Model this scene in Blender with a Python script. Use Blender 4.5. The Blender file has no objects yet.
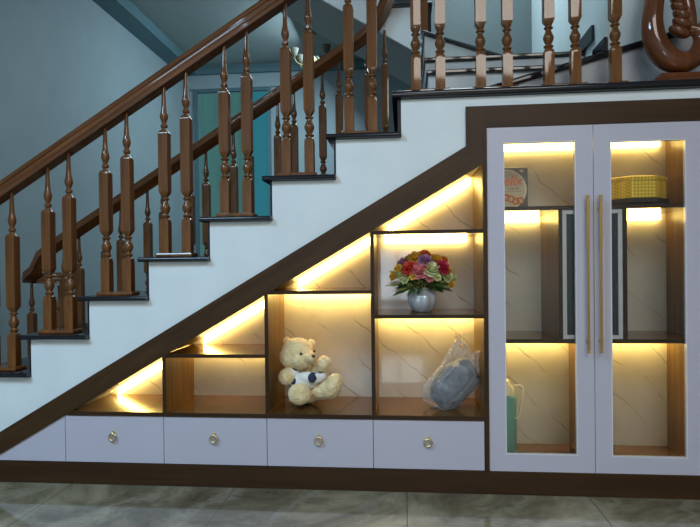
import bpy, bmesh, math, random
from math import sin, cos, pi, radians as RD
from mathutils import Vector, Matrix, noise
random.seed(4)
S = bpy.context.scene
COL = S.collection
V = Vector

# ------------------------------------------------------------------ camera
PITCH, YAW, ROLL, FPX = -0.0095011, -0.0937692, -0.0114114, 571.04
CAMH, CAMY = 1.03516, -2.6
f = V((sin(YAW)*cos(PITCH), cos(YAW)*cos(PITCH), sin(PITCH)))
r0 = V((cos(YAW), -sin(YAW), 0)); u0 = r0.cross(f)
cr, sr = cos(ROLL), sin(ROLL)
rr = cr*r0 + sr*u0; uu = -sr*r0 + cr*u0
cd = bpy.data.cameras.new('camera'); cam = bpy.data.objects.new('camera', cd); COL.objects.link(cam)
M = Matrix((rr, uu, -f)).transposed().to_4x4(); M.translation = V((0, CAMY, CAMH))
cam.matrix_world = M
cd.sensor_width = 36; cd.lens = FPX/700*36; cd.sensor_fit = 'HORIZONTAL'
cd.shift_x = -0.818/700; cd.shift_y = 7.18/700; cd.clip_start = .05
S.camera = cam

def W(x, y, Y):          # point at real depth Y seen at image position x, y (used for measuring)
    d = rr*((x-350.818)/FPX) + uu*(-(y-270.678)/FPX) + f
    t = (Y-CAMY)/d.y
    return V((0, CAMY, CAMH)) + d*t

# ------------------------------------------------------------------ materials
def mat(name, color=(.8,.8,.8), rough=.5, metal=0, coat=0, spec=.5, **k):
    m = bpy.data.materials.new(name); m.use_nodes = True
    b = m.node_tree.nodes['Principled BSDF']
    b.inputs['Base Color'].default_value = (*color, 1)
    b.inputs['Roughness'].default_value = rough
    b.inputs['Metallic'].default_value = metal
    b.inputs['Coat Weight'].default_value = coat
    b.inputs['Coat Roughness'].default_value = k.get('coat_rough', .05)
    b.inputs['Specular IOR Level'].default_value = spec
    return m
class NT:
    def __init__(s, m): s.t = m.node_tree; s.b = s.t.nodes['Principled BSDF']
    def n(s, ty, **k):
        o = s.t.nodes.new(ty)
        for a, v in k.items():
            if a in o.inputs: o.inputs[a].default_value = v
            else: setattr(o, a, v)
        return o
    def l(s, a, ao, b, bi): s.t.links.new(a.outputs[ao], b.inputs[bi])
    def coord(s, scale=(1,1,1), rot=(0,0,0), src='Object'):
        c = s.n('ShaderNodeTexCoord'); m = s.n('ShaderNodeMapping')
        m.inputs['Scale'].default_value = scale; m.inputs['Rotation'].default_value = rot
        s.l(c, src, m, 'Vector'); return m
    def ramp(s, stops):
        r = s.n('ShaderNodeValToRGB'); e = r.color_ramp.elements
        while len(e) < len(stops): e.new(.5)
        for q, (p, c) in zip(e, stops): q.position = p; q.color = (*c, 1)
        return r
    def bump(s, src, out, strength, dist=.002):
        b = s.n('ShaderNodeBump'); b.inputs['Strength'].default_value = strength; b.inputs['Distance'].default_value = dist
        s.l(src, out, b, 'Height'); s.l(b, 'Normal', s.b, 'Normal')

def wood(name, dark, light, axis='z', rough=.35, coat=0, scale=1.0, spec=.5):
    m = mat(name, light, rough, coat=coat, spec=spec); t = NT(m)
    sc = {'x': (1.6,26,26), 'y': (26,1.6,26), 'z': (26,26,1.6), 's': (2,26,26)}[axis]
    rot = (0, RD(30.4), 0) if axis == 's' else (0,0,0)
    mp = t.coord((1,1,1), rot); mp2 = t.n('ShaderNodeMapping'); mp2.inputs['Scale'].default_value = [q*scale for q in sc]
    t.l(mp, 'Vector', mp2, 'Vector')
    nz = t.n('ShaderNodeTexNoise', Scale=1.0, Detail=5.0, Roughness=.6); t.l(mp2, 'Vector', nz, 'Vector')
    nz.inputs['Distortion'].default_value = .6
    r = t.ramp([(.3, dark), (.7, light)]); t.l(nz, 'Fac', r, 'Fac'); t.l(r, 'Color', t.b, 'Base Color')
    t.bump(nz, 'Fac', .08, .001)
    return m
M_trim  = wood('walnut_trim_x', (.028,.0125,.0045), (.054,.0245,.008), 'x', .45, spec=.25)
M_trimz = wood('walnut_trim_z', (.028,.0125,.0045), (.054,.0245,.008), 'z', .45, spec=.25)
M_trims = wood('walnut_trim_sloped', (.036,.0165,.006), (.066,.0315,.011), 's', .45, spec=.25)
M_shelf = wood('walnut_niche_x', (.065,.030,.009), (.16,.078,.021), 'x', .12)
M_side  = wood('walnut_niche_z', (.085,.045,.011), (.20,.110,.028), 'z', .35, spec=.25)
M_edge  = wood('walnut_edge', (.024,.012,.005), (.048,.024,.010), 'z', .45, spec=.2)
M_edgex = wood('walnut_edge_x', (.024,.012,.005), (.048,.024,.010), 'x', .45, spec=.2)
M_rail  = wood('varnished_redwood_sloped', (.070,.023,.007), (.19,.068,.019), 's', .5, coat=.6, spec=.15)
M_bal   = wood('varnished_redwood_turned', (.075,.026,.006), (.225,.084,.018), 'z', .5, coat=.8, spec=.15)
M_newel = wood('varnished_newel_wood', (.065,.017,.005), (.15,.045,.012), 'z', .5, coat=.8, spec=.15, scale=.6)

def marble(name, base, base2, vein, scale=1.0, rough=.1, veins=.6, rot=(RD(8), RD(-42), RD(5)), coat=0):
    m = mat(name, base, rough, coat=coat); t = NT(m)
    mp = t.coord((scale,)*3, rot)
    nz = t.n('ShaderNodeTexNoise', Scale=1.6, Detail=6.0, Roughness=.6); t.l(mp, 'Vector', nz, 'Vector')
    r = t.ramp([(.35, base2), (.62, base)]); t.l(nz, 'Fac', r, 'Fac')
    wv = t.n('ShaderNodeTexWave', Scale=1.15, Distortion=3.2, Detail=3.0); wv.bands_direction = 'Z'
    wv.inputs['Detail Scale'].default_value = 1.3; wv.inputs['Detail Roughness'].default_value = .62
    t.l(mp, 'Vector', wv, 'Vector')
    r2 = t.ramp([(0, (1,1,1)), (.006, (.30,.30,.30)), (.018, (0,0,0))]); t.l(wv, 'Fac', r2, 'Fac')
    n2 = t.n('ShaderNodeTexNoise', Scale=3.1, Detail=2.0); t.l(mp, 'Vector', n2, 'Vector')
    r3 = t.ramp([(.46, (0,0,0)), (.62, (veins,)*3)]); t.l(n2, 'Fac', r3, 'Fac')
    mu = t.n('ShaderNodeMath', operation='MULTIPLY'); t.l(r2, 'Color', mu, 0); t.l(r3, 'Color', mu, 1)
    mx = t.n('ShaderNodeMix', data_type='RGBA'); t.l(mu, 'Value', mx, 0)
    t.l(r, 'Color', mx, 6); mx.inputs[7].default_value = (*vein, 1)
    t.l(mx, 2, t.b, 'Base Color')
    return m
M_marble = marble('white_veined_marble', (.60,.57,.51), (.51,.475,.42), (.26,.21,.16), 1.9, .06, .75)
M_black = mat('black_granite', (.012,.013,.018), .12)

def floor_mat():
    m = mat('grey_brown_marble_tile', (.3,.3,.26), .065, spec=1.0); t = NT(m)
    mp = t.coord((1,1,1), (0,0,RD(20)))
    nz = t.n('ShaderNodeTexNoise', Scale=2.2, Detail=9.0, Roughness=.68, Distortion=.7); t.l(mp, 'Vector', nz, 'Vector')
    r = t.ramp([(.32, (.085,.072,.045)), (.46, (.18,.155,.10)), (.56, (.30,.265,.18)), (.70, (.46,.42,.30))]); t.l(nz, 'Fac', r, 'Fac')
    wv = t.n('ShaderNodeTexWave', Scale=.8, Distortion=9.0, Detail=5.0); wv.inputs['Detail Scale'].default_value = 1.5
    wv.inputs['Detail Roughness'].default_value = .65
    t.l(mp, 'Vector', wv, 'Vector')
    r2 = t.ramp([(0, (.5,.5,.5)), (.03, (.15,.15,.15)), (.08, (0,0,0))]); t.l(wv, 'Fac', r2, 'Fac')
    mx = t.n('ShaderNodeMix', data_type='RGBA'); t.l(r2, 'Color', mx, 0); t.l(r, 'Color', mx, 6); mx.inputs[7].default_value = (.30,.28,.22,1)
    mp2 = t.coord(); br = t.n('ShaderNodeTexBrick', Scale=1.0); br.offset = 0
    for k, v in (('Brick Width', .8), ('Row Height', .8), ('Mortar Size', .0022), ('Mortar Smooth', .1)): br.inputs[k].default_value = v
    t.l(mp2, 'Vector', br, 'Vector')
    mx2 = t.n('ShaderNodeMix', data_type='RGBA'); t.l(br, 'Fac', mx2, 0); t.l(mx, 2, mx2, 6); mx2.inputs[7].default_value = (.10,.095,.08,1)
    t.l(mx2, 2, t.b, 'Base Color')
    return m
M_floor = floor_mat()
def paint(name, c, rough=.5, coat=0, var=.04, spec=.5):
    m = mat(name, c, rough, coat=coat, spec=spec); t = NT(m); mp = t.coord((3,3,3))
    nz = t.n('ShaderNodeTexNoise', Scale=1.5, Detail=4.0); t.l(mp, 'Vector', nz, 'Vector')
    r = t.ramp([(.3, tuple(q*(1-var) for q in c)), (.7, tuple(min(1, q*(1+var)) for q in c))]); t.l(nz, 'Fac', r, 'Fac')
    t.l(r, 'Color', t.b, 'Base Color'); return m
M_wall = paint('pale_wall_paint', (.70,.76,.78), .55)
M_lav  = paint('lavender_white_lacquer', (.49,.475,.56), .28, coat=.15, var=.01)
M_room = paint('blue_grey_wall_paint', (.32,.41,.44), .6)
M_teal = paint('dark_teal_paint', (.10,.19,.22), .6)
M_ceil = paint('ceiling_grey_paint', (.30,.36,.36), .7)
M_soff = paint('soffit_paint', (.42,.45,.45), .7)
M_hall = paint('hall_wall_paint', (.55,.58,.60), .7)
M_hceil = paint('hall_ceiling_paint', (.75,.75,.75), .8)
M_gold = mat('brushed_brass', (.62,.40,.13), .28, 1)
M_goldl = mat('pale_brass', (.75,.60,.32), .3, 1)

def emis(name, c, s):
    m = mat(name, (0,0,0)); b = m.node_tree.nodes['Principled BSDF']
    b.inputs['Emission Color'].default_value = (*c, 1); b.inputs['Emission Strength'].default_value = s; return m
LEDC = (1.0,.67,.18)
M_led = emis('warm_led_diffuser', LEDC, 48)
M_ledw = emis('warm_led_wide_diffuser', LEDC, 19)
M_day = emis('daylight_window_pane', (.78,.90,1.0), 9.0)
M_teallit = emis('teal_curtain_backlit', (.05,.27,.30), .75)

def glass(name, tint=(1,1,1), rough=0.0, ior=1.45):
    m = bpy.data.materials.new(name); m.use_nodes = True; t = m.node_tree; t.nodes.clear()
    o = t.nodes.new('ShaderNodeOutputMaterial'); mx = t.nodes.new('ShaderNodeMixShader')
    tr = t.nodes.new('ShaderNodeBsdfTransparent'); gl = t.nodes.new('ShaderNodeBsdfGlossy'); fr = t.nodes.new('ShaderNodeFresnel')
    tr.inputs[0].default_value = (*tint, 1); gl.inputs['Roughness'].default_value = rough; fr.inputs[0].default_value = ior
    t.links.new(fr.outputs[0], mx.inputs[0]); t.links.new(tr.outputs[0], mx.inputs[1]); t.links.new(gl.outputs[0], mx.inputs[2])
    t.links.new(mx.outputs[0], o.inputs[0]); return m
M_glass = glass('cabinet_glass', (.96,.98,.97))

# ------------------------------------------------------------------ mesh helpers
class MB:
    def __init__(s): s.v = []; s.f = []; s.mi = []
    def add(s, vs, fs, mi=0):
        n = len(s.v); s.v += [tuple(q) for q in vs]; s.f += [tuple(n+i for i in q) for q in fs]; s.mi += [mi]*len(fs); return s
    def box(s, x0, x1, y0, y1, z0, z1, mi=0):
        vs = [(x0,y0,z0),(x1,y0,z0),(x1,y1,z0),(x0,y1,z0),(x0,y0,z1),(x1,y0,z1),(x1,y1,z1),(x0,y1,z1)]
        return s.add(vs, [(0,3,2,1),(4,5,6,7),(0,1,5,4),(1,2,6,5),(2,3,7,6),(3,0,4,7)], mi)
    def prism(s, pts, a, b, axis='y', mi=0):     # polygon in xz extruded along y, or in xy extruded along z
        n = len(pts)
        if axis == 'y': vs = [(p[0],a,p[1]) for p in pts]+[(p[0],b,p[1]) for p in pts]
        else: vs = [(p[0],p[1],a) for p in pts]+[(p[0],p[1],b) for p in pts]
        fs = [tuple(range(n)), tuple(range(2*n-1, n-1, -1))]+[(i,(i+n),(i+1)%n+n,(i+1)%n) for i in range(n)]
        return s.add(vs, fs, mi)
    def lathe(s, prof, c=(0,0,0), n=24, mi=0, cap=True):
        vs = []; m = len(prof)
        for z, r in prof:
            for k in range(n): a = 2*pi*k/n; vs.append((c[0]+r*cos(a), c[1]+r*sin(a), c[2]+z))
        fs = [(i*n+k, i*n+(k+1)%n, (i+1)*n+(k+1)%n, (i+1)*n+k) for i in range(m-1) for k in range(n)]
        if cap: fs += [tuple(range(n-1,-1,-1)), tuple((m-1)*n+k for k in range(n))]
        return s.add(vs, fs, mi)
    def ball(s, c, r, mi=0, nu=16, nv=10, rot=None):
        if not hasattr(r, '__len__'): r = (r,r,r)
        vs = [V((0,0,-r[2]))]
        for j in range(1, nv):
            t = -pi/2+pi*j/nv
            for k in range(nu): a = 2*pi*k/nu; vs.append(V((r[0]*cos(t)*cos(a), r[1]*cos(t)*sin(a), r[2]*sin(t))))
        vs.append(V((0,0,r[2])))
        if rot: vs = [rot @ v for v in vs]
        vs = [v+V(c) for v in vs]; L = len(vs)-1
        fs = [(0,1+(k+1)%nu,1+k) for k in range(nu)]
        fs += [(1+j*nu+k,1+j*nu+(k+1)%nu,1+(j+1)*nu+(k+1)%nu,1+(j+1)*nu+k) for j in range(nv-2) for k in range(nu)]
        fs += [(L,1+(nv-2)*nu+k,1+(nv-2)*nu+(k+1)%nu) for k in range(nu)]
        return s.add(vs, fs, mi)
    def sweep(s, path, prof, side, closed=False, mi=0, scales=None):
        # prof: (u, v) with u along side, v along up; side parallel transported
        path = [V(p) for p in path]; side = V(side).normalized(); n = len(prof); m = len(path); vs = []; pt = None
        for i, p in enumerate(path):
            if closed: t = (path[(i+1)%m]-path[i-1]).normalized()
            else: t = (path[min(i+1,m-1)]-path[max(i-1,0)]).normalized()
            if pt is not None: side = pt.rotation_difference(t) @ side
            side = (side-t*side.dot(t)).normalized(); up = side.cross(t); pt = t
            k = scales[i] if scales else 1
            vs += [p+side*(u*k)+up*(w*k) for u, w in prof]
        fs = []
        for i in range(m if closed else m-1):
            j = (i+1)%m
            fs += [(i*n+k, i*n+(k+1)%n, j*n+(k+1)%n, j*n+k) for k in range(n)]
        if not closed: fs += [tuple(range(n-1,-1,-1)), tuple((m-1)*n+k for k in range(n))]
        return s.add(vs, fs, mi)
    def tube(s, path, r, n=10, closed=False, side=(0,1,0), mi=0, scales=None):
        return s.sweep(path, [(r*cos(2*pi*k/n), r*sin(2*pi*k/n)) for k in range(n)], side, closed, mi, scales)
    def mesh(s, name, mats, smooth=None):
        me = bpy.data.meshes.new(name); me.from_pydata(s.v, [], s.f)
        for m in (mats if isinstance(mats, (list,tuple)) else [mats]): me.materials.append(m)
        me.polygons.foreach_set('material_index', s.mi)
        bm = bmesh.new(); bm.from_mesh(me); bmesh.ops.recalc_face_normals(bm, faces=bm.faces); bm.to_mesh(me); bm.free()
        if smooth:
            me.polygons.foreach_set('use_smooth', [True]*len(me.polygons)); me.set_sharp_from_angle(angle=RD(smooth))
        return me
    def build(s, name, mats, parent=None, smooth=None, bevel=0):
        me = s.mesh(name, mats, smooth)
        return link(name, me, parent, bevel)
def link(name, me, parent=None, bevel=0):
    o = bpy.data.objects.new(name, me); COL.objects.link(o)
    if parent:
        o.parent = parent; o.matrix_parent_inverse = Matrix.Translation(-V(parent.location)) if ROOTED.get(parent.name) else Matrix()
    if bevel:
        b = o.modifiers.new('bevel', 'BEVEL'); b.width = bevel; b.segments = 2; b.limit_method = 'ANGLE'; b.harden_normals = False
    return o
ROOTED = {}
def thing(name, label, cat, loc=(0,0,0), group=None, world=True):
    # world=True: children are written in world coordinates, the Empty still stands at the base of the thing
    o = bpy.data.objects.new(name, None); COL.objects.link(o); o.location = loc; o.empty_display_size = .05
    ROOTED[o.name] = world; return tag(o, label, cat, group)
def tag(o, label=None, cat=None, group=None, kind=None):
    if label: o['label'] = label
    if cat: o['category'] = cat
    if group: o['group'] = group
    if kind: o['kind'] = kind
    return o
def struct(name, mb, m, label=None, smooth=None, bevel=0):
    o = mb.build(name, m, None, smooth, bevel); tag(o, label, None, None, 'structure'); return o

# ------------------------------------------------------------------ stair geometry
RISE, GO = .184, .3003
def tz(j): return 1.820-RISE*j            # tread top, 0 = landing, 9 = lowest
def rx(j): return -.008-GO*j              # riser face (left end of the tread)
def up_line(x): return .243+.5865*(x+1.969)
def lo_line(x): return .332+.5765*(x+1.639)

# ------------------------------------------------------------------ room shell
struct('floor', MB().box(-6,5,-6,6,-.05,0), M_floor, 'glossy grey-brown marble tiled floor')
struct('wall_left', MB().box(-3.10,-2.95,1.22,5.05,0,3.72), M_room, 'blue-grey side wall beyond the stairs')
struct('wall_back', MB().box(-3.10,-2.80,4.90,5.05,0,3.72).box(-1.75,2.6,4.90,5.05,0,3.72).box(-2.80,-1.75,4.90,5.05,0,.5).box(-2.80,-1.75,4.90,5.05,3.42,3.72), M_room, 'blue-grey back wall of the room behind the stairs')
struct('ceiling', MB().box(-6,5,-6,6,3.72,3.8), M_ceil, 'grey ceiling above the stairwell')
struct('trim_1', MB().box(-2.95,-2.72,1.22,4.9,3.60,3.72), M_teal, 'dark teal ceiling beam along the side wall')
struct('trim_2', MB().box(-2.72,2.6,4.80,4.9,3.60,3.66).box(-2.72,2.6,4.84,4.9,3.66,3.72), M_teal, 'cornice along the back wall')
struct('trim_3', MB().box(-2.88,-1.2,4.86,4.9,3.42,3.60), paint('lintel_paint', (.33,.42,.45)), 'pale lintel band above the teal window')
wn = MB().box(-2.80,-2.76,4.88,4.94,.5,3.42).box(-1.79,-1.75,4.88,4.94,.5,3.42).box(-2.76,-1.79,4.88,4.94,3.38,3.42).box(-2.76,-1.79,4.88,4.94,.5,.54).box(-2.06,-2.02,4.88,4.94,.54,3.38)
w1 = struct('window_1', wn, M_teal, 'tall window with lit teal curtain in the back wall')
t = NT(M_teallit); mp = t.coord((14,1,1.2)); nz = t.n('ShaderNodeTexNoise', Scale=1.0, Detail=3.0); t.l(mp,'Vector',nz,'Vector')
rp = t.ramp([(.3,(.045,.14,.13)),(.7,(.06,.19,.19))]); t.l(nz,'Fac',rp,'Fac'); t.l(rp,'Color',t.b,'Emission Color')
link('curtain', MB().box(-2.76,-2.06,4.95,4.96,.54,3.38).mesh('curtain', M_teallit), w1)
link('pane', MB().box(-2.02,-1.79,4.95,4.96,.54,3.38).mesh('pane', emis('cyan_lit_pane', (.04,.42,.55), .34)), w1)
# wall mass at the right of the landing, wall behind the winders
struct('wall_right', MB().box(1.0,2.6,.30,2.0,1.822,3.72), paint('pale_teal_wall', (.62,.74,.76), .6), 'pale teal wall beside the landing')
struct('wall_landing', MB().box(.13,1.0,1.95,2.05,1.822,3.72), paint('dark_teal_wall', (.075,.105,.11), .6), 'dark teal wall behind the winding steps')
# hall behind the photographer: far wall with two daylight windows
struct('wall_front', MB().box(-6,-.55,-6.1,-6,0,3.72).box(.35,5,-6.1,-6,0,3.72).box(-.55,.35,-6.1,-6,0,.4).box(-.55,.35,-6.1,-6,1.36,3.72), M_hall, 'hall wall opposite the cabinets')
w2 = struct('window_2', MB().box(-.55,-.49,-6.1,-5.97,.4,1.36).box(.29,.35,-6.1,-5.97,.4,1.36).box(-.49,.29,-6.1,-5.97,1.30,1.36).box(-.49,.29,-6.1,-5.97,.4,.46).box(-.13,-.09,-6.1,-5.97,.46,1.30), M_hall, 'daylight window opposite the cabinets')
link('pane', MB().box(-.49,.29,-6.07,-6.06,.46,1.30).mesh('pane', M_day), w2)

# white stair wall above the sloped trim and over the tall cabinet
pts = [(-3.01,0.0),(-2.36,0.0)]
pts += [(.30, up_line(.30)-.02), (.30,1.72), (1.9,1.72), (1.9, tz(0)-.036)]
top = []
for j in range(0, 10):
    if j == 0: top += [(rx(0), tz(0)-.036)]
    else: top += [(rx(j-1), tz(j)-.024), (rx(j), tz(j)-.024)]
top = [top[0]]+top[1:]
pts += top+[(-3.01,0.0)]
pts = [p for i, p in enumerate(pts) if i == 0 or (V(p)-V(pts[i-1])).length > 1e-4][:-1]
struct('wall_stair', MB().prism(pts, .012, .05), M_wall, 'pale blue-white stepped wall under the stairs')

# ------------------------------------------------------------------ main staircase
st = thing('staircase', 'lower staircase flight with black granite treads rising to the landing', 'staircase', (-1.5,.6,0))
body = [(-2.72,0),(-2.2,0)] + [(.38, lo_line(.38)+.03)] + [(.38,1.69),(1.9,1.69),(1.9,tz(0)-.036),(rx(0)+.004,tz(0)-.036)]
for j in range(1, 10):
    body += [(rx(j-1)+.004, tz(j)-.024), (rx(j)+.004, tz(j)-.024)]
body += [(rx(9)+.004,0)]
body = [p for i, p in enumerate(body) if i == 0 or (V(p)-V(body[i-1])).length > 1e-4]
MB().prism(body[:-1] if (V(body[-1])-V(body[0])).length < 1e-3 else body, .052, 1.16).build('flight_body', M_wall, st)
def tread_slab(x0, x1, z, th, y0, y1):
    # rounded nosing along the front, the left end and a thin groove line
    prof = []
    m = MB(); r = th/2
    cs = [(-r*sin(a)+r, -r*cos(a)) for a in [0, pi/6, pi/3, pi/2, 2*pi/3, 5*pi/6, pi]]
    sect = [(y1, z-th)] + [(y0+d, z-r+h) for d, h in cs] + [(y1, z)]
    n = len(sect)
    vs = [(x0, a, b) for a, b in sect]+[(x1, a, b) for a, b in sect]
    m.add(vs, [tuple(range(n)), tuple(range(2*n-1,n-1,-1))]+[(i,i+n,(i+1)%n+n,(i+1)%n) for i in range(n)])
    return m
M_gran = M_black
for j in range(0, 10):
    x1 = 1.9 if j == 0 else rx(j-1)-.002
    th = .034 if j == 0 else .022
    tread_slab(rx(j)-.04, x1, tz(j), th, -.022, 1.19).build('landing_slab' if j == 0 else 'tread', M_gran, st, smooth=50)
for j in range(0, 10):
    zb = tz(j+1) if j < 9 else 0
    MB().box(rx(j)-(.016 if j == 0 else .009), rx(j)-.0005, .012, 1.16, zb+.001, tz(j)-(.036 if j == 0 else .024)).build('riser', M_gran, st)

# ------------------------------------------------------------------ upper flight behind (winders, then rising to the left)
us = thing('staircase', 'upper staircase flight with winding steps turning left above the landing', 'staircase', (.5,1.2,1.82))
MB().box(.13,.995,.325,1.948,1.822,1.99).box(.13,.995,.665,1.948,1.99,2.172).prism([(.13,.74),(.60,1.15),(.99,1.5),(.99,1.948),(.13,1.948)],2.172,2.356,'z').prism([(.13,1.2),(.5,1.5),(.8,1.948),(.13,1.948)],2.356,2.54,'z').build('winder_body', M_wall, us)
MB().box(.12,.997,.30,.72,1.99,2.012).build('tread', M_gran, us, bevel=.006)
MB().box(.12,.997,.64,1.3,2.174,2.196).build('tread', M_gran, us, bevel=.006)
MB().prism([(.12,.705),(.60,1.12),(.997,1.47),(.997,1.948),(.12,1.948)],2.358,2.380,'z').build('tread', M_gran, us, bevel=.006)
MB().prism([(.12,1.17),(.52,1.48),(.84,1.948),(.12,1.948)],2.542,2.564,'z').build('tread', M_gran, us, bevel=.006)
ux = [.17-.30*k for k in range(5)]
def so(x): return 2.485-.61*x
poly = [(.17, so(.17)), (.17, 2.724)]
for k in range(5):
    z = 2.748+.184*k-.022
    poly += [(ux[k], z)] if k else []
    poly += [(ux[k]-.30, z)]
poly = [p for i, p in enumerate(poly) if i == 0 or (V(p)-V(poly[i-1])).length > 1e-4]
poly += [(ux[4]-.30, so(ux[4]-.30))]
MB().prism(poly, 1.19, 1.21).build('stringer', M_wall, us)
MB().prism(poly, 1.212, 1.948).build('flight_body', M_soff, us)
for k in range(5):
    z = 2.748+.184*k
    MB().box(ux[k]-.30, ux[k]+.03, 1.165, 1.948, z-.020, z).build('tread', M_gran, us, bevel=.006)
MB().box(.172,.19,1.18,1.948,2.566,2.725).build('riser', M_gran, us)
sk = MB().box(.985,.9995,.31,.49,2.012,2.138).box(.985,.9995,.50,.76,2.197,2.275)
sk.build('stepped_skirting', M_gran, us)
# sloping curb at the right of the landing
cb = thing('stair_curb', 'grey sloping curb with black capping behind the landing railing', 'curb', (1.2,.24,1.82))
def cz(x): return 1.905+.262*(x-.586)
MB().prism([(.30,1.822),(1.88,1.822),(1.88,cz(1.88)),(.30,cz(.30))], .22, .285).build('curb_wall', paint('curb_paint', (.42,.43,.45)), cb)
MB().prism([(.30,cz(.30)),(1.88,cz(1.88)),(1.88,cz(1.88)+.032),(.30,cz(.30)+.032)], .20, .298).build('capping', M_gran, cb, bevel=.01)

# ------------------------------------------------------------------ balusters and rails
def baluster_mesh(H, top=.218):
    # H: total height, low square, turned waist, long square, turned top
    a, b = .022, .0235
    pr = [(0,a,1),(.142,a,1),(.145,a,1),(.160,.0205,.8),(.166,.016,0),(.170,.0155,0),(.176,.021,0),(.180,.0215,0),(.185,.015,0),
          (.190,.0135,0),(.200,.019,0),(.212,.0235,0),(.222,.0235,0),(.238,.0165,0),(.250,.0125,0),(.254,.0125,0),(.259,.0195,0),(.264,.0200,0),(.269,.0125,0),
          (.275,.016,0),(.284,.0195,.8),(.297,b,1),(.300,b,1)]
    s = H-top
    pr += [(s-.017,b,1),(s-.014,b,1),(s-.002,.0195,.8),(s+.004,.014,0),(s+.012,.011,0),(s+.018,.0165,0),(s+.028,.0165,0),(s+.034,.0105,0),(s+.040,.0105,0),(s+.048,.014,0),
           (s+.060,.0185,0),(s+.072,.0195,0),(s+.086,.0165,0),(s+.106,.0125,0),(s+.150,.0100,0),(H,.0085,0)]
    N = 24; m = MB(); vs = []
    for z, r, q in pr:
        for k in range(N):
            t = 2*pi*k/N; c, s_ = cos(t), sin(t)
            sq = min(1/max(abs(c), abs(s_)), 1.39)
            rad = r*((1-q)+q*sq); vs.append((rad*c, rad*s_, z))
    n = len(pr)
    fs = [(i*N+k, i*N+(k+1)%N, (i+1)*N+(k+1)%N, (i+1)*N+k) for i in range(n-1) for k in range(N)]
    fs += [tuple(range(N-1,-1,-1)), tuple((n-1)*N+k for k in range(N))]
    m.add(vs, fs); return m.mesh('baluster', M_bal, 30)
_H = [(.012,.0),(.028,-.003),(.036,-.010),(.040,-.020),(.038,-.027),(.034,-.030),(.034,-.034),(.040,-.039),(.042,-.047),(.040,-.054),(.036,-.058),(.036,-.075)]
RPROF = _H + [(-u, v) for u, v in reversed(_H)]
def rail_top(x): return 1.482+.617*(x+1.973)
SL = math.atan(.617)
def rail_bot(x): return rail_top(x)-.075/cos(SL)
BC = {}
def bal(x, y, z0, H, parent, top=.218):
    k = (round(H,3), top)
    if k not in BC: BC[k] = baluster_mesh(H, top)
    o = bpy.data.objects.new('baluster', BC[k]); COL.objects.link(o); o.parent = parent
    o.location = V((x,y,z0))-V(parent.location)
    return o
YN, YF = .075, 1.12
near = thing('balustrade', 'near balustrade of turned redwood balusters and thick handrail along the stairs', 'balustrade', (-1.2,YN,tz(4)))
def arc(c, r, a0, a1, n): return [(c[0]+r*cos(RD(a0+(a1-a0)*i/n)), c[1]+r*sin(RD(a0+(a1-a0)*i/n))) for i in range(n+1)]
# near rail: slope then easing to level over the landing
xs = -.15
path = [(-3.0,YN,rail_top(-3.0))]+[(x,YN,rail_top(x)) for x in (-2.4,-1.8,-1.2,-.6)]+[(xs,YN,rail_top(xs))]
for i in range(1,9): 
    a = SL*(1-i/8); path.append((path[-1][0]+.05*cos(a), YN, path[-1][2]+.05*sin(a)))
ztopL = path[-1][2]
path += [(.7,YN,ztopL),(1.30,YN,ztopL)]
MB().sweep(path, RPROF, (0,-1,0)).build('handrail', M_rail, near, smooth=35)
for j in range(1, 9):
    MB().box(rx(j)+.022, rx(j)+.205, YN-.045, YN+.045, tz(j), tz(j)+.020).build('plinth', M_bal, near, bevel=.007)
    for dx in (.058,.168):
        x = rx(j)+dx; z0 = tz(j)+.020
        bal(x, YN, z0, rail_bot(x)-z0+.012, near)
for (a, b) in ((.062,.174),(.357,.477),(.661,.778),(.952,None)):
    MB().box(a-.045, (b or a)+.045, YN-.045, YN+.045, tz(0), tz(0)+.018).build('plinth', M_bal, near, bevel=.006)
    for x in (a, b):
        if x: bal(x, YN, tz(0)+.0181-.03*0, ztopL-.075-tz(0)-.006, near)
# far rail: volute start, slope, goose-neck
far = thing('balustrade', 'far balustrade of turned redwood balusters with scrolled handrail start and curved top', 'balustrade', (-1.5,YF,tz(5)))
path = []
zv = 1.008
for i in range(26):                       # spiral in plan, level
    tt = i/25; a = RD(560-(560-180)*tt-0); r = .045+.115*tt
    path.append((-2.44+r*cos(a), 1.27+r*sin(a)*.9, zv))
path += [(-2.615,1.22,zv),(-2.62,1.16,zv+.002),(-2.59,1.125,zv+.012),(-2.55,YF,zv+.035),(-2.5,YF,rail_top(-2.5)-.012)]
path += [(x,YF,rail_top(x)) for x in (-2.4,-1.8,-1.2,-.7,-.35)]
bx = -.30; 
px_, pz_ = bx, rail_top(bx); a = SL
path.append((px_,YF,pz_))
for i in range(12):
    a = SL+(RD(86)-SL)*((i+1)/12)
    px_ += .034*cos(a); pz_ += .034*sin(a); path.append((px_,YF,pz_))
for i in range(10):
    a = RD(86)+(RD(149)-RD(86))*((i+1)/10)
    px_ += .05*cos(a); pz_ += .05*sin(a)
    path.append((px_,YF,pz_))
path += [(px_-.25*k*cos(SL),YF,pz_+.25*k*sin(SL)) for k in (1,2)]
def smooth_path(P):
    return P
MB().sweep(path, [(u*.92, v) for u, v in RPROF], (0,-1,0) if False else V((path[1][1]-path[0][1], -(path[1][0]-path[0][0]), 0))).build('handrail', M_rail, far, smooth=35)
for j in range(1, 9):
    for dx in (.085,.195):
        x = rx(j)+dx; z0 = tz(j)
        if x < -2.5: continue
        bal(x, YF, z0, rail_bot(x)-z0+.012, far)
MB().box(.105,.175,1.03,1.10,2.196,2.210).build('plinth', M_bal, far, bevel=.005)
bal(.14, 1.065, 2.2101, 1.05, far)
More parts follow.
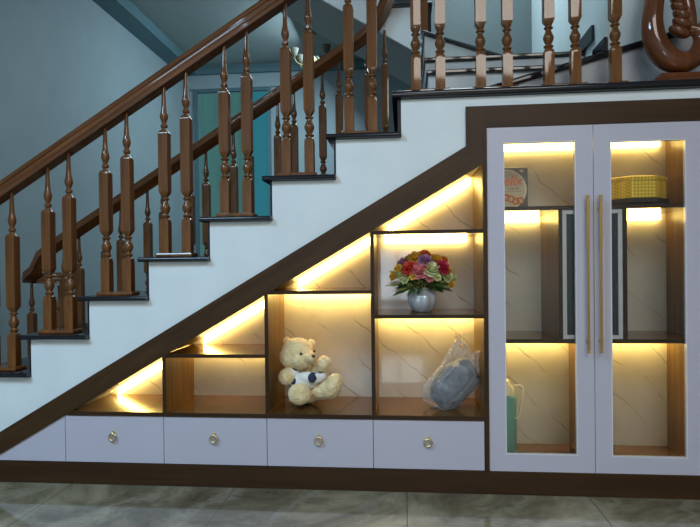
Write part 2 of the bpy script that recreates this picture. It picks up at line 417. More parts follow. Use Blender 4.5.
for (x, y) in ((-2.60,1.17),(-2.53,1.40),(-2.36,1.36),(-2.33,1.20)):
    bal(x, y, .0001 if x < -2.72 else tz(8) if y < 1.15 else .0001, zv-.062-(tz(8) if y < 1.15 else 0), far)
# volute newel
m = MB()
m.lathe([(0,.055),(.05,.055),(.06,.04),(.10,.035),(.14,.05),(.22,.052),(.30,.035),(.34,.030),(.36,.045),(.38,.03),(.42,.036),(.70,.042),(.73,.030),(.76,.048),(.80,.03),(.86,.026),(.915,.03)], (-2.44,1.27,0.0), 20)
m.build('newel_post', M_bal, far, smooth=40)

# carved scroll newel at the right end of the landing railing
nw = MB()
cpts = [(1.19,2.42),(1.145,2.30),(1.122,2.20),(1.112,2.10),(1.125,2.015),(1.165,1.952),(1.215,1.922),(1.265,1.925),(1.305,1.955),(1.322,2.01),(1.305,2.055),(1.27,2.068)]
def catmull(P, n=6):
    out = []
    P = [V(p) for p in P]; Q = [P[0]*2-P[1]]+P+[P[-1]*2-P[-2]]
    for i in range(1, len(Q)-2):
        for k in range(n):
            t = k/n; p0,p1,p2,p3 = Q[i-1:i+3]
            out.append(.5*((2*p1)+(-p0+p2)*t+(2*p0-5*p1+4*p2-p3)*t*t+(-p0+3*p1-3*p2+p3)*t**3))
    out.append(P[-1]); return out
sp = catmull([(x,YN,z) for x, z in cpts])
L = len(sp); sc = []
for i in range(L):
    t = i/(L-1); sc.append(.95+.35*math.exp(-((t-.45)/.22)**2)-.40*max(0,(t-.75)/.25))
ell = [(.040*cos(2*pi*k/18), .040*sin(2*pi*k/18)) for k in range(18)]
nw.sweep(sp, ell, (0,-1,0), scales=sc)
nw.build('newel_post', M_newel, near, smooth=60)
n2 = near.children[-1]
for ch in near.children:
    if ch.name.startswith('newel_post'): n2 = ch
def sub(mb, name, mt, parent, root, smooth=None, bevel=0):
    o = mb.build(name, mt, None, smooth, bevel); o.parent = parent
    # parent carries the root offset already in its matrix: children stay in the same coordinates
    return o
b = MB().box(1.10,1.42,YN-.055,YN+.055,tz(0),tz(0)+.022); b.box(1.13,1.40,YN-.045,YN+.045,tz(0)+.022,tz(0)+.045)
sub(b, 'plinth', M_newel, n2, near, bevel=.006)
cv = MB()                                 # ridged carved leaf inside the scroll
for i in range(9):
    t = i/8; x = 1.225+.012*t; z = 2.055+.036*i; r = .050-.022*t
    cv.ball((x+.012*sin(i*1.1), YN-.005, z), (r, .030, .024), rot=Matrix.Rotation(RD(28), 3, 'Y'))
cv.ball((1.262,YN,2.16), (.032,.030,.13), rot=Matrix.Rotation(RD(-10),3,'Y'))
sub(cv, 'carved_leaf', M_newel, n2, near, smooth=60)
# tail of the scroll rising to the handrail
tl = catmull([(1.30,YN,1.935),(1.36,YN,2.02),(1.39,YN,2.15),(1.36,YN,2.35),(1.30,YN,2.55),(1.27,YN,2.72),(1.27,YN,ztopL-.072)])
sub(MB().tube(tl, .034, 16, side=(0,-1,0)), 'scroll_stem', M_newel, n2, near, smooth=60)

# ------------------------------------------------------------------ under-stair shelving with drawers
struct('baseboard_front', MB().box(-2.03,1.9,0,.03,0,.1035), M_trim, 'dark walnut kick board under the cabinets', bevel=.0015)
sh = thing('shelving_unit', 'walnut under-stair shelving unit with warm lit niches and sloping top', 'shelving', (-.8,.18,.104))
# sloped trim face
xa, xb = -2.36, .280
MB().prism([(-2.02,.104),(-2.205,.104),(xb,up_line(xb)),(.352,up_line(.352)-.0),(.352,lo_line(.352))], -.006, .0115).build('sloping_trim', M_trims, sh)
MB().box(-1.60,.351,-.004,.36,.331,.350,0).build('base_shelf', [M_shelf], sh)
MB().box(-1.62,.351,-.0055,-.0042,.331,.350).build('base_edge', M_edgex, sh)
MB().prism([(-1.62,lo_line(-1.62)+.003),(.351,lo_line(.351)+.003),(.351,lo_line(.351)+.018),(-1.62,lo_line(-1.62)+.018)], .012, .36).build('sloping_top', M_side, sh)
bp = MB().prism([(-1.60,.350),(.351,.350),(.351,lo_line(.351)+.002),(-1.60,lo_line(-1.60)+.002)], .361, .372)
bp.build('back_panel', M_marble, sh)
for x, zt in ((-1.136,lo_line(-1.144)),(-.641,lo_line(-.649)),(-.146,lo_line(-.154))):
    MB().box(x-.008,x+.008,.001,.3605,.3502,zt+.001,0).build('divider', [M_side], sh)
    MB().box(x-.0085,x+.0085,-.003,.0009,.3502,zt-.001).build('divider_edge', M_edge, sh)
for xl, xr, z in ((-1.128,-.649,.617),(-.633,-.154,.912),(-.138,.351,1.182),(-.138,.351,.799)):
    MB().box(xl,xr,.001,.3605,z-.008,z+.008,0).build('shelf', [M_shelf], sh)
    MB().box(xl,xr,-.003,.0009,z-.0085,z+.0085).build('shelf_edge', M_edgex, sh)
MB().box(.352,.3695,-.006,.36,.104,lo_line(.352)+.06,0).build('end_panel', [M_trimz], sh)
MB().box(.3505,.3518,.004,.36,.3502,lo_line(.35),0).build('end_lining', [M_side], sh)
# LED strips (milky diffusers on the undersides, near the back)
ledb = M_led
def led_flat(x0, x1, z, y0=.315, y1=.340, parent=sh, th=.009):
    MB().box(x0,x1,y0,y1,z-th,z-.0005).build('led_strip', M_ledw if th > .02 else ledb, parent)
def led_slope(x0, x1):
    MB().prism([(x0,lo_line(x0)-.036),(x1,lo_line(x1)-.036),(x1,lo_line(x1)+.002),(x0,lo_line(x0)+.002)], .334,.3605).build('led_strip', M_ledw, sh)
led_slope(-1.544,-1.150); led_slope(-1.064,-.655); led_slope(-.556,-.165); led_slope(-.086,.335)
led_flat(-1.11,-.66,.609,.330,.345,sh,.005); led_flat(-.62,-.165,.904); led_flat(-.10,.315,1.174,.338,.3605,sh,.030); led_flat(-.13,.345,.791)

# drawers
seams = [-1.634,-1.1425,-.645,-.1500,.3505]
def ring_pull(parent, x, z, root):
    m = MB()
    cc = [(x+.0165*cos(2*pi*k/28), -.012, z+.0165*sin(2*pi*k/28)-.006) for k in range(28)]
    m.tube(cc, .0046, 8, closed=True, side=(0,1,0))
    m.ball((x,-.010,z+.0145), .0062); 
    m.add([(x+.0075*cos(2*pi*k/16), yy, z+.0145+.0075*sin(2*pi*k/16)) for yy in (0,-.006) for k in range(16)], [tuple(range(15,-1,-1)), tuple(range(16,32))]+[(k,(k+1)%16,16+(k+1)%16,16+k) for k in range(16)])
    sub(m, 'ring_pull', M_goldl, parent, root, smooth=50)
MB().prism([(-1.972,.106),(-1.6355,.106),(-1.6355,.3285),(-1.643,.3285),(-2.015,.1175),(-2.035,.106)], 0, .018).build('filler_panel', M_lav, sh, bevel=.0012)
for i in range(4):
    d = MB().box(seams[i]+.0012, seams[i+1]-.0012, 0, .018, .106, .3285).build('drawer', M_lav, sh, bevel=.0014)
    ring_pull(d, (seams[i]+seams[i+1])/2-.003, .236, sh)
MB().box(-2.0,.351,.019,.36,.1045,.106).box(-1.61,.351,.019,.03,.106,.33).build('carcass', M_trim, sh)

# ------------------------------------------------------------------ tall display cabinet
cb = thing('display_cabinet', 'tall lavender-white display cabinet with two glass doors and brass bar handles', 'cabinet', (.82,.18,.104))
MB().prism([(.280,up_line(.28)+.0005),(.280,1.738),(.3695,1.738),(.3695,lo_line(.352)+.061),(.353,lo_line(.352)+.061),(.353,up_line(.352))], -.006, .0115).build('frame_stile', M_trimz, cb)
MB().box(.3697,1.42,-.006,.0115,1.643,1.738).build('frame_rail', M_trim, cb)
MB().box(1.290,1.42,-.006,.0115,.104,1.6425).build('frame_stile', M_trimz, cb)
MB().box(.3700,.3850,.026,.36,.106,1.66).build('side_panel', M_side, cb)
MB().box(1.290,1.306,.026,.36,.106,1.66).build('side_panel', M_side, cb)
MB().box(.3852,1.2898,.026,.36,.104,.120).build('floor_board', M_shelf, cb)
MB().box(.3852,1.2898,.026,.36,1.632,1.66).build('top_board', M_shelf, cb)
MB().box(.370,1.306,.361,.372,.104,1.66).build('back_panel', M_marble, cb)
for z in (1.281,.6845):
    MB().box(.3852,1.2898,.028,.3605,z-.0085,z+.0085).build('shelf', M_shelf, cb)
    MB().box(.3852,1.2898,.0245,.0278,z-.009,z+.009).build('shelf_edge', M_edgex, cb)
for x, z0, z1 in ((.694,.6932,1.2723),(.971,.6932,1.2723),(.826,.1202,.6758)):
    MB().box(x-.008,x+.008,.028,.3605,z0,z1).build('divider', M_side, cb)
    MB().box(x-.0085,x+.0085,.0245,.0278,z0,z1).build('divider_edge', M_edge, cb)
M_wht = paint('white_frame_lacquer', (.66,.66,.72), .3, var=.01)
idr = MB().box(.7026,.9624,.030,.046,.6935,.712).box(.7026,.9624,.030,.046,1.252,1.2715).box(.7026,.722,.030,.046,.712,1.252).box(.943,.9624,.030,.046,.712,1.252).build('inset_door', M_wht, cb, bevel=.002)
sub(MB().box(.722,.943,.036,.042,.712,1.252), 'dark_glass', mat('smoked_glass', (.028,.034,.040), .12), idr, cb)
def led2(x0, x1, z):
    if z > 1: led_flat(x0, x1, z, .338, .3605, cb, .030)
    else: led_flat(x0, x1, z, .315, .340, cb)
led2(.40,1.255,1.632); led2(.40,.675,1.2725); led2(.99,1.255,1.2725); led2(.40,.80,.6755); led2(.85,1.27,.6755)
# doors
def door(x0, x1, wx0, wx1, zw0, zw1, name, hx):
    z0, z1 = .1055, 1.6415
    m = MB().box(x0,wx0,0,.020,z0,z1).box(wx1,x1,0,.020,z0,z1).box(wx0,wx1,0,.020,z0,zw0).box(wx0,wx1,0,.020,zw1,z1)
    d = m.build('door', M_lav, cb)
    # thin bead round the opening
    bd = MB(); e = .004
    for q in ((wx0,wx0+e,zw0,zw1),(wx1-e,wx1,zw0,zw1),(wx0+e,wx1-e,zw0,zw0+e),(wx0+e,wx1-e,zw1-e,zw1)): bd.box(q[0],q[1],-.001,.018,q[2],q[3])
    sub(bd, 'glazing_bead', M_wht, d, cb)
    sub(MB().box(wx0+e,wx1-e,.009,.013,zw0+e,zw1-e), 'glass_pane', M_glass, d, cb)
    h = MB().box(hx-.005,hx+.005,-.034,-.024,.645,1.322)
    h.box(hx-.0065,hx+.0065,-.0355,-.0225,.640,.650).box(hx-.0065,hx+.0065,-.0355,-.0225,1.318,1.328)
    for z in (.69,1.27): h.box(hx-.005,hx+.005,-.024,0,z-.006,z+.006)
    h.box(hx-.006,hx+.006,-.035,-.023,1.09,1.320)
    sub(h, 'bar_handle', M_gold, d, cb, bevel=.0015)
door(.3715,.8285,.443,.755,.181,1.574,'door',.7965)
door(.8310,1.2885,.901,1.218,.178,1.566,'door',.8500)

# ------------------------------------------------------------------ things in the niches
# teddy bear
M_fur = mat('cream_plush', (.85,.68,.36), .9); t = NT(M_fur); mp = t.coord((1,1,1))
nz = t.n('ShaderNodeTexNoise', Scale=160.0, Detail=3.0); t.l(mp,'Vector',nz,'Vector'); t.bump(nz,'Fac',.9,.006)
n2_ = t.n('ShaderNodeTexNoise', Scale=30.0, Detail=3.0); t.l(mp,'Vector',n2_,'Vector')
rp = t.ramp([(.3,(.72,.54,.26)),(.7,(.92,.77,.44))]); t.l(n2_,'Fac',rp,'Fac'); t.l(rp,'Color',t.b,'Base Color')
t.b.inputs['Sheen Weight'].default_value = .5
bc = W(307,400,.15); bear = thing('teddy_bear', 'cream plush teddy bear in a navy and white top sitting in a lit niche', 'teddy bear', (bc.x,.15,.350))
m = MB()
hd = W(297.5,353,.16)
m.ball(hd, (.080,.076,.076)); m.ball(hd+V((.028,-.030,-.020)), (.062,.055,.050)); m.ball(hd+V((-.03,-.01,-.018)), (.058,.058,.055))
m.ball(W(311,358,.085), (.030,.030,.024))                                   # muzzle
for (x,y,Y) in ((287,339.5,.18),(311.5,342,.19)):
    c = W(x,y,Y)-V((0,0,.006)); m.ball(c, (.021,.014,.021))
bd = W(306,383,.19); m.ball(bd, (.078,.070,.088)); m.ball(bd+V((0,.005,-.045)), (.086,.075,.055))
def limb(a, b, r0_, r1_, n=7):
    for i in range(n): q = i/(n-1); m.ball(a.lerp(b, q), r0_+(r1_-r0_)*q, nu=14, nv=9)
limb(W(297,372,.17), W(286.5,377,.115), .030, .040)                           # arm on the left of the picture
limb(W(313,373,.17), W(324,363.5,.12), .026, .037)                            # raised arm
limb(W(300,393,.18), W(299.5,394.5,.075), .040, .050, 9); m.ball(W(299.5,394,.062), (.056,.040,.052))
limb(W(313,392,.17), W(331,389,.115), .042, .046, 9); m.ball(W(334,384.5,.105), (.042,.044,.056), rot=Matrix.Rotation(RD(22),3,'Y'))
bo = m.build('body', M_fur, bear, smooth=80)
rm = bo.modifiers.new('remesh','REMESH'); rm.mode = 'VOXEL'; rm.voxel_size = .0042; rm.use_smooth_shade = True
sm = bo.modifiers.new('smooth','SMOOTH'); sm.factor = .5; sm.iterations = 5
tx = bpy.data.textures.new('plush_noise','CLOUDS'); tx.noise_scale = .009; tx.noise_depth = 2
dm = bo.modifiers.new('plush','DISPLACE'); dm.texture = tx; dm.strength = .009; dm.mid_level = .5; dm.texture_coords = 'LOCAL'
M_blk = mat('black_bead', (.012,.009,.008), .15)
MB().ball(W(301,354,.083), .0075).build('eye', M_blk, bear, smooth=80)
MB().ball(W(314.2,352,.088)+V((0,0,.004)), .0068).build('eye', M_blk, bear, smooth=80)
MB().ball(W(313.5,356,.060), (.010,.007,.008)).build('nose', mat('brown_nose', (.10,.05,.02), .4), bear, smooth=80)
M_shirt = mat('navy_white_print', (.8,.8,.8), .85); t = NT(M_shirt); mp = t.coord((22,22,22)); vo = t.n('ShaderNodeTexVoronoi', Scale=1.0)
t.l(mp,'Vector',vo,'Vector'); rp = t.ramp([(.0,(.022,.035,.085)),(.40,(.022,.035,.085)),(.44,(.75,.74,.70))]); t.l(vo,'Distance',rp,'Fac'); t.l(rp,'Color',t.b,'Base Color')
m = MB(); m.ball(W(305,380.5,.172), (.088,.082,.052)); m.ball(W(310,378,.115), (.062,.030,.030), rot=Matrix.Rotation(RD(8),3,'Y')); m.ball(W(293,373,.14), (.038,.04,.026), rot=Matrix.Rotation(RD(30),3,'Y'))
m.ball(W(320,376,.125), (.034,.026,.024))
so_ = m.build('shirt', M_shirt, bear, smooth=80)
rm = so_.modifiers.new('remesh','REMESH'); rm.mode = 'VOXEL'; rm.voxel_size = .004; rm.use_smooth_shade = True
sm = so_.modifiers.new('smooth','SMOOTH'); sm.factor = .5; sm.iterations = 3
MB().ball(W(312,378,.085), (.020,.008,.024)).build('shirt_patch', mat('navy_cloth', (.022,.032,.08), .85), bear, smooth=80)

# vase
vz = .8075; vb = W(422.5,311,.17); vx, vy = vb.x, .17
M_vase = mat('silver_glaze', (.50,.54,.57), .20, .25)
prof = [(0,.036),(.004,.042),(.02,.056),(.045,.067),(.065,.069),(.085,.062),(.100,.050),(.110,.043),(.116,.046),(.118,.046),(.114,.040),(.09,.05),(.02,.04),(.012,.0)]
N = 64; vs = []
for z, r in prof:
    for k in range(N):
        a = 2*pi*k/N; g = 1-.12*abs(cos(4*a))**3 if r > .045 else 1
        rr_ = r*(.88+.14*abs(sin(3.5*a))**.6) if r > .041 else r
        vs.append((rr_*cos(a), rr_*sin(a), z))
fs = [(i*N+k,i*N+(k+1)%N,(i+1)*N+(k+1)%N,(i+1)*N+k) for i in range(len(prof)-1) for k in range(N)]+[tuple(range(N-1,-1,-1))]
vm = MB().add(vs, fs).mesh('vase', M_vase, 50); vo_ = link('vase', vm); vo_.location = (vx, vy, vz)
tag(vo_, 'round ribbed silver-grey vase on the upper right niche shelf', 'vase')
# bouquet
bq = thing('flower_bouquet', 'mixed rose bouquet in red, pink, yellow and cream with green leaves, standing in the vase', 'flowers', (vx,vy,vz+.10))
def rose_mesh(c, seed):
    rnd = random.Random(seed); m = MB()
    for ring in range(5):
        n = (3,4,5,6,7)[ring]; R = (.006,.012,.018,.024,.029)[ring]; tilt = (8,18,32,50,68)[ring]; h = (.026,.026,.025,.023,.020)[ring]
        for k in range(n):
            a = 2*pi*(k+ring*.5)/n+rnd.uniform(-.1,.1); wdt = 1.25*2*pi*R/n*.62+.004
            vs = []
            for j in range(5):
                q = j/4; 
                for i in range(5):
                    s_ = (i/4-.5)*2; ww = wdt*sin(pi*(.18+.72*q))*1.0
                    out_ = R*(.35+.65*q)+h*sin(RD(tilt))*q*.45 + .003*q*q
                    zz = h*cos(RD(tilt))*q + .004*ring*-.6 + .01 - .002*s_*s_
                    lx = out_-abs(s_)**2*ww*.35; ly = s_*ww
                    vs.append((lx*cos(a)-ly*sin(a), lx*sin(a)+ly*cos(a), zz))
            m.add(vs, [(j*5+i,j*5+i+1,(j+1)*5+i+1,(j+1)*5+i) for j in range(4) for i in range(4)])
    m.ball((0,0,.010), (.013,.013,.014))
    return m.mesh('rose', c, 70)
RC = {'red': (.62,.06,.035), 'pink': (.66,.20,.22), 'yellow': (.80,.50,.06), 'cream': (.66,.68,.34), 'orange': (.80,.25,.05), 'mauve': (.42,.20,.34), 'crimson': (.55,.03,.08)}
RM = {k: rose_mesh(paint('petal_'+k, v, .6, var=.12), i) for i, (k, v) in enumerate(RC.items())}
fl = [(409,267.5,.10,'red',1.15),(419,271,.085,'pink',1.2),(431.5,269,.09,'cream',1.25),(443,267,.10,'crimson',1.1),(425,260,.10,'mauve',1.05),(416,257,.13,'yellow',1.1),
      (425,254.5,.14,'orange',.95),(436,259,.13,'yellow',1.0),(403,262,.14,'mauve',.95),(400,272.5,.12,'cream',1.0),(448,276,.11,'cream',.9),(410,258,.15,'yellow',.9),
      (444,260,.16,'orange',.85),(421,262.5,.20,'yellow',1.1),(433,263,.21,'pink',1.0),(393,275,.13,'yellow',.75),(452,283,.12,'yellow',.7),(413,264,.24,'red',1.0),(440,270,.24,'cream',1.0),
      (397,267,.10,'yellow',.6),(413,275,.075,'yellow',.6),(438,276,.08,'cream',.6),(449,269,.11,'yellow',.65),(424,265.5,.08,'orange',.6),(404,279,.10,'cream',.6),(430,277,.075,'pink',.6),(455,277,.13,'cream',.6)]
cen = V((vx,vy,vz+.10))
for x, y, Y, c, s_ in fl:
    o = bpy.data.objects.new('rose', RM[c]); COL.objects.link(o); o.parent = bq
    p_ = W(x,y,Y); dr = (p_-cen+V((0,-.03,.0))).normalized()
    o.location = p_-cen-dr*.012; o.rotation_euler = dr.to_track_quat('Z','Y').to_euler(); o.scale = (s_,)*3
    
M_leaf = paint('leaf_green', (.045,.13,.03), .5, var=.3); M_leafy = paint('leaf_yellow_green', (.25,.34,.06), .5, var=.2)
rnd = random.Random(7)
for grp, (mt, n) in enumerate(((M_leaf, 90),(M_leafy, 34))):
    m = MB()
    for i in range(n):
        a = rnd.uniform(0, 2*pi); el = rnd.uniform(-.35,.75) if grp == 0 else rnd.uniform(-.15,.9)
        R0 = rnd.uniform(.03,.06); R1 = R0+rnd.uniform(.045,.08)*(1.0 if grp == 0 else 1.35)
        dx = 1.25
        o0 = V((cos(a)*R0*dx, sin(a)*R0, .02+R0*sin(el)*.9)); o1 = V((cos(a)*cos(el)*R1*dx, sin(a)*cos(el)*R1*.85, .02+R1*sin(el)*1.0))
        d_ = (o1-o0); sd = d_.cross(V((rnd.uniform(-1,1),rnd.uniform(-1,1),1))).normalized()*(.012 if grp == 0 else .005)
        upv = sd.cross(d_).normalized()*.004
        base = V((vx,vy,vz+.105))
        ps = [o0, o0+d_*.35+sd+upv, o0+d_*.35-upv, o0+d_*.35-sd+upv, o0+d_*.7+sd*.8+upv, o0+d_*.7-upv*2, o0+d_*.7-sd*.8+upv, o1-V((0,0,.008))]
        ps = [p_+base for p_ in ps]
        ps = [V((p_.x, min(p_.y,.35), max(p_.z, vz+.035 if (p_.xy-V((vx,vy))).length>.075 else vz+.10))) for p_ in ps]
        m.add(ps, [(0,1,2),(0,2,3),(1,4,5,2),(2,5,6,3),(4,7,5),(5,7,6)])
    lo = m.build('foliage', mt, bq, smooth=80); lo['kind'] = 'stuff'
m = MB()
for i in range(9):
    a = 2*pi*i/9; m.tube([V((vx+.02*cos(a),vy+.02*sin(a),vz+.05)), V((vx+.035*cos(a),vy+.035*sin(a),vz+.125)), V((vx+.06*cos(a),vy+.05*sin(a),vz+.16))], .0022, 6)
so2 = m.build('stems', M_leaf, bq)

# plastic bag with bundle
bp_ = W(452,409,.15); bag = thing('plastic_bag', 'clear plastic bag holding a grey-blue bundle, leaning at the right of the niche', 'bag', (bp_.x,.16,.350))
def blob(c, r, rot, amp, fr, seed, sub_=5, pulls=(), cre=0):
    bm = bmesh.new(); bmesh.ops.create_icosphere(bm, subdivisions=sub_, radius=1)
    for v in bm.verts:
        p0 = v.co.copy(); n_ = noise.noise(p0*fr+V((seed,)*3)); rg = 1-abs(noise.noise(p0*fr*1.7+V((seed+9,)*3)))*2
        k = 1+amp*n_+cre*rg
        # superellipsoid: a pillow rather than an egg
        q = V([math.copysign(abs(x)**.8, x) for x in p0])
        p_ = rot @ (V((q.x*r[0], q.y*r[1], q.z*r[2]))*k)
        for d, vec, e in pulls:
            w_ = max(0, (rot @ p0).dot(d.normalized()))**e; p_ += vec*w_
        v.co = p_ + V(c)
    vs = [v.co.copy() for v in bm.verts]; fs = [tuple(v.index for v in fc.verts) for fc in bm.faces]; bm.free()
    return MB().add(vs, fs)
RotB = Matrix.Rotation(RD(43), 3, 'Y')
M_bund = mat('grey_blue_cloth', (.16,.20,.27), .45); t = NT(M_bund); mp = t.coord((9,9,9)); nz = t.n('ShaderNodeTexNoise', Scale=1.6, Detail=6.0, Distortion=1.4); t.l(mp,'Vector',nz,'Vector')
rp = t.ramp([(.35,(.07,.078,.095)),(.65,(.20,.215,.245))]); t.l(nz,'Fac',rp,'Fac'); t.l(rp,'Color',t.b,'Base Color'); t.bump(nz,'Fac',.8,.012)
cB = W(454,384,.15)
blob(cB+V((.003,0,.002)), (.081,.070,.126), RotB, .08, 1.6, 3, cre=.06).build('bundle', M_bund, bag, smooth=180)
M_plast = bpy.data.materials.new('clear_plastic_film'); M_plast.use_nodes = True; tt = M_plast.node_tree; tt.nodes.clear()
o_ = tt.nodes.new('ShaderNodeOutputMaterial'); mx = tt.nodes.new('ShaderNodeMixShader'); tr = tt.nodes.new('ShaderNodeBsdfTransparent'); pb = tt.nodes.new('ShaderNodeBsdfPrincipled')
pb.inputs['Base Color'].default_value = (.72,.74,.78,1); pb.inputs['Roughness'].default_value = .12; tr.inputs[0].default_value = (.97,.97,.97,1)
lw = tt.nodes.new('ShaderNodeLayerWeight'); lw.inputs[0].default_value = .30; mr = tt.nodes.new('ShaderNodeMapRange'); mr.inputs[3].default_value = .07; mr.inputs[4].default_value = .70
tc = tt.nodes.new('ShaderNodeTexCoord'); nn = tt.nodes.new('ShaderNodeTexNoise'); nn.inputs['Scale'].default_value = 26; nn.inputs['Detail'].default_value = 4; nn.inputs['Distortion'].default_value = 1.5
bu = tt.nodes.new('ShaderNodeBump'); bu.inputs['Strength'].default_value = .8; bu.inputs['Distance'].default_value = .01
for a_, ao, b_, bi in ((tc,'Object',nn,'Vector'),(nn,'Fac',bu,'Height'),(bu,'Normal',pb,'Normal'),(lw,'Facing',mr,0),(mr,0,mx,0),(tr,0,mx,1),(pb,0,mx,2),(mx,0,o_,0)):
    tt.links.new(a_.outputs[ao], b_.inputs[bi])
blob(cB+V((-.010,-.004,.002)), (.088,.078,.130), RotB, .07, 1.9, 5, cre=.10, sub_=5, pulls=((V((.15,0,1)),V((.0,0,.085)),5),(V((-1,0,-.30)),V((-.018,0,-.006)),5),(V((1,0,.35)),V((.015,0,.0)),6))).build('plastic_film', M_plast, bag, smooth=180)
# gathered neck of the bag and its knot
nk = [cB+V((-.03,0,.08)), W(452,352,.14), W(459,341,.14), W(463,337,.14)]
m = MB()
def ruff(path, w0, seed):
    rnd = random.Random(seed); n = 14; P = catmull(path, 5)
    vs = []
    for i, p_ in enumerate(P):
        q = i/(len(P)-1); rad = w0*(1-.75*q)+.004
        if q > .8: rad += .018*(q-.8)/.2
        for k in range(n):
            a = 2*pi*k/n; rd = rad*(1+.28*(-1)**k)
            vs.append(p_+V((rd*cos(a), rd*.8*sin(a), rd*.35*sin(a*2))))
    return vs, [(i*n+k,i*n+(k+1)%n,(i+1)*n+(k+1)%n,(i+1)*n+k) for i in range(len(P)-1) for k in range(n)]
m.add(*ruff([cB+V((.02,0,.135)), W(460,347,.14), W(461,341,.14), W(461,335,.14)], .026, 2))
m.add(*ruff([cB+V((.085,0,.07)), W(475,355,.14), W(478,352,.13), W(481,352,.13)], .020, 4))
m.build('bag_neck', M_plast, bag, smooth=60)
MB().ball(W(462,346,.13), (.012,.006,.010), rot=Matrix.Rotation(RD(30),3,'Y')).build('orange_print', mat('orange_film_glow', (.80,.38,.10), .4), bag, smooth=80)  # blob for the orange print, with warm LED glow put into its colour
MB().ball(W(480.5,352.5,.11), (.010,.008,.009)).build('red_tie', mat('red_orange_tie', (.75,.16,.04), .4), bag, smooth=80)

for o in bag.children:                     # keep the bag against the side wall and on the shelf board
    for v in o.data.vertices: v.co.x = min(v.co.x, .3485-.004*abs(sin(v.co.z*90))); v.co.z = max(v.co.z, .3510)
# biscuit tin with round label (partly behind the door stile)
ty = .235; c0 = W(528,207,ty); tz0 = 1.2896
tin = thing('gift_box', 'square dark tin with round cream label and orange lettering on the top shelf', 'box', (c0.x-.105,ty+.03,tz0))
xr_ = W(528,190,ty).x; hh = .210; xc = xr_-.105
MB().box(xr_-.21,xr_,ty,ty+.075,tz0,tz0+hh).build('tin_body', mat('dark_bronze_tin', (.10,.085,.07), .35, .4), tin, bevel=.004)
def disc(xc, zc, r, y, th=.0012, n=48):
    m = MB(); vs = [(xc+r*cos(2*pi*k/n), yy, zc+r*sin(2*pi*k/n)) for yy in (y,y-th) for k in range(n)]
    return m.add(vs, [tuple(range(n-1,-1,-1)), tuple(range(n,2*n))]+[(k,(k+1)%n,n+(k+1)%n,n+k) for k in range(n)])
zc_ = tz0+hh/2-.002
disc(xc,zc_,.0985,ty-.0002).build('label_rim', mat('cream_rim', (.78,.70,.52), .5), tin)
disc(xc,zc_,.091,ty-.0016).build('label', mat('pale_label', (.60,.50,.34), .5), tin)
M_or = mat('orange_print', (.72,.17,.03), .5); M_ink = mat('dark_ink', (.12,.10,.08), .5)
def text(s_, size, x, z, mt, name, parent, y, shear=0, bold=.0):
    cu = bpy.data.curves.new(name, 'FONT'); cu.body = s_; cu.size = size; cu.align_x = 'CENTER'; cu.align_y = 'CENTER'; cu.extrude = .0004; cu.offset = bold; cu.shear = shear
    o = bpy.data.objects.new(name, cu); COL.objects.link(o)
    dg = bpy.context.evaluated_depsgraph_get(); me = bpy.data.meshes.new_from_object(o.evaluated_get(dg)); bpy.data.objects.remove(o)
    me.transform(Matrix.Translation((x,y,z)) @ Matrix.Rotation(pi/2,4,'X')); me.materials.clear(); me.materials.append(mt)
    return link(name, me, parent)
text('elix', .062, xc+.030, zc_+.042, M_or, 'lettering', tin, ty-.0032, .3, .0015)
text('LABAR', .019, xc+.036, zc_+.004, M_ink, 'lettering', tin, ty-.0032)
MB().box(xc-.03,xc+.075,ty-.0033,ty-.0028,zc_+.017,zc_+.0185).box(xc-.03,xc+.075,ty-.0033,ty-.0028,zc_-.010,zc_-.0085).build('rule_line', M_ink, tin)
m = MB()
for k in range(5):
    x_ = xc-.02+.022*k; z_ = zc_-.048+.010*sin(k*1.4)
    m.tube([(x_+.014*cos(2*pi*q/14), ty-.0030, z_+.014*sin(2*pi*q/14)) for q in range(14)], .0042, 6, closed=True)
m.build('printed_motif', M_or, tin)
m = MB(); hx_, hz_ = xr_-.030, tz0+hh-.018
hp = [(hx_+.0105*1.0*(sin(a_)**3), hz_+.0075*(.8125*cos(a_)-.3125*cos(2*a_)-.125*cos(3*a_)-.0625*cos(4*a_))*1.3) for a_ in [2*pi*q/28 for q in range(28)]]
m.prism(hp, ty-.0014, ty-.0002).build('heart_mark', mat('pale_gold_print', (.80,.62,.30), .4), tin)

# gold woven hexagonal box on a dark tray
gx, gy, gz = 1.075, .195, 1.2896
gb = thing('gift_box', 'gold woven hexagonal box on a dark tray on the top shelf', 'box', (gx,gy,gz))
M_gbox = mat('gold_woven_foil', (.85,.60,.10), .30, .35); t = NT(M_gbox); mp = t.coord((1,1,1)); 
ck = t.n('ShaderNodeTexChecker', Scale=95.0); mp.inputs['Rotation'].default_value = (0,RD(45),0); t.l(mp,'Vector',ck,'Vector')
ck.inputs[1].default_value = (.98,.72,.10,1); ck.inputs[2].default_value = (.66,.44,.04,1); t.l(ck,'Color',t.b,'Base Color'); t.bump(ck,'Fac',.6,.003)
def ngon(R, n, a0): return [(gx+R*cos(RD(a0)+2*pi*k/n), gy+R*.90*sin(RD(a0)+2*pi*k/n)) for k in range(n)]
MB().prism(ngon(.138,8,22.5), gz+.034, gz+.118, 'z').build('box_body', M_gbox, gb, bevel=.004)
MB().prism(ngon(.143,8,22.5), gz+.112, gz+.134, 'z').build('box_lid', M_gbox, gb, bevel=.006)
MB().prism(ngon(.110,8,22.5), gz+.0, gz+.012, 'z').prism(ngon(.148,8,22.5), gz+.012, gz+.033, 'z').build('tray', mat('dark_lacquer_tray', (.035,.022,.015), .3), gb, bevel=.003)

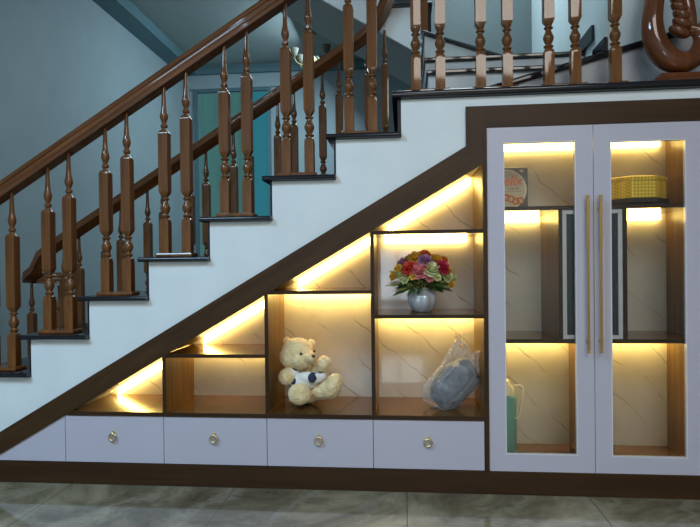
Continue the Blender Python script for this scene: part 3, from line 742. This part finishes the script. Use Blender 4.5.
# teal flask with looped handle at the cabinet bottom
fx = W(504,430,.21).x; fy, fz = .21, .1205
fk = thing('vacuum_flask', 'teal vacuum flask with cream lid and looped strap at the cabinet bottom', 'flask', (fx,fy,fz))
R_ = W(516.5,430,.21).x-fx
MB().lathe([(.012,R_),(.020,R_*1.0),(.26,R_),(.275,R_*.96),(.285,R_*.8)], (fx,fy,fz), 32).build('flask_body', mat('teal_lacquer', (.16,.42,.40), .3, coat=.4), fk, smooth=50)
M_cr = mat('cream_plastic', (.80,.76,.58), .4)
MB().lathe([(0,R_*.96),(.003,R_*1.03),(.014,R_*1.03),(.016,R_)], (fx,fy,fz), 32).build('base_ring', M_cr, fk, smooth=50)
MB().lathe([(.284,R_*.84),(.295,R_*.86),(.315,R_*.80),(.335,R_*.55),(.345,R_*.5),(.352,R_*.42),(.356,R_*.2)], (fx,fy,fz), 28).build('lid', M_cr, fk, smooth=50)
hp = [W(x,y,.18) for x, y in ((512,386),(518,385),(523,387),(522.5,395),(520.5,408),(519,414),(516,418.5),(512,413),(507,403),(501,392))]
MB().sweep(catmull(hp,2), [(-.006,-.003),(.006,-.003),(.006,.003),(-.006,.003)], (0,1,0)).build('strap_handle', M_cr, fk)

# ------------------------------------------------------------------ chandelier in the room behind
ch = thing('chandelier', 'small brass chandelier hanging in the dim room behind the stairs', 'chandelier', (-1.02,3.9,3.72))
M_br = mat('aged_brass', (.14,.12,.05), .4, .6)
m = MB().lathe([(-.02,.06),(0,.065)], (-1.02,3.9,3.72), 20).lathe([(-.30,.01),(-.02,.01)], (-1.02,3.9,3.72), 10)
m.lathe([(-.40,.01),(-.38,.035),(-.34,.05),(-.30,.03),(-.28,.012)], (-1.02,3.9,3.72), 18).build('stem', M_br, ch, smooth=50)
for k in range(6):
    a = 2*pi*k/6+.4; c_, s_ = cos(a), sin(a); B = V((-1.02,3.9,3.38))
    P = catmull([B+V((c_*r_,s_*r_,z_)) for r_, z_ in ((.03,0),(.10,-.05),(.18,-.04),(.22,.02))], 5)
    arm = MB().tube(P, .007, 8, side=(-s_,c_,0)).build('arm', M_br, ch, smooth=60)
    e = P[-1]
    sub(MB().lathe([(0,.012),(.02,.035),(.06,.045),(.10,.055)], e, 16, cap=False), 'glass_shade', mat('frosted_shade', (.07,.07,.045), .4), arm, ch, smooth=60)

# ------------------------------------------------------------------ lights
def area(name, loc, target, sx, sy, power, color):
    l = bpy.data.lights.new(name, 'AREA'); l.shape = 'RECTANGLE'; l.size = sx; l.size_y = sy; l.energy = power; l.color = color
    o = bpy.data.objects.new(name, l); COL.objects.link(o); o.location = loc
    o.rotation_euler = (V(target)-V(loc)).to_track_quat('-Z','Y').to_euler(); return o
area('hall_overhead_area', (1.0,-4.3,3.70), (1.0,-4.3,0), 1.9, 2.5, 135, (1.0,.94,.86))
area('hall_overhead_area', (-2.4,-2.9,3.70), (-2.4,-2.9,0), 1.4, 1.2, 160, (.46,.74,1.0))  # added cool fill without a fixture, overhead to keep its reflection off the balusters
area('stairwell_fill', (.45,1.1,3.66), (.6,1.2,1.9), .7, .9, 26, (.75,.92,1.0))  # unseen fill under the closed ceiling, added to brighten the landing walls
area('back_room_fill', (-.8,3.6,3.3), (-2.6,3.6,1.6), 1.0, 1.0, 36, (.68,.88,1.0))  # unseen fill added inside the back room to lift its walls
wd = bpy.data.worlds.new('world'); S.world = wd; wd.use_nodes = True
bg = wd.node_tree.nodes['Background']; bg.inputs[0].default_value = (.62,.76,.92,1); bg.inputs[1].default_value = .20

S.view_settings.view_transform = 'Standard'; S.view_settings.look = 'None'
S.view_settings.gamma = 1; S.view_settings.use_curve_mapping = False; S.view_settings.exposure = 0
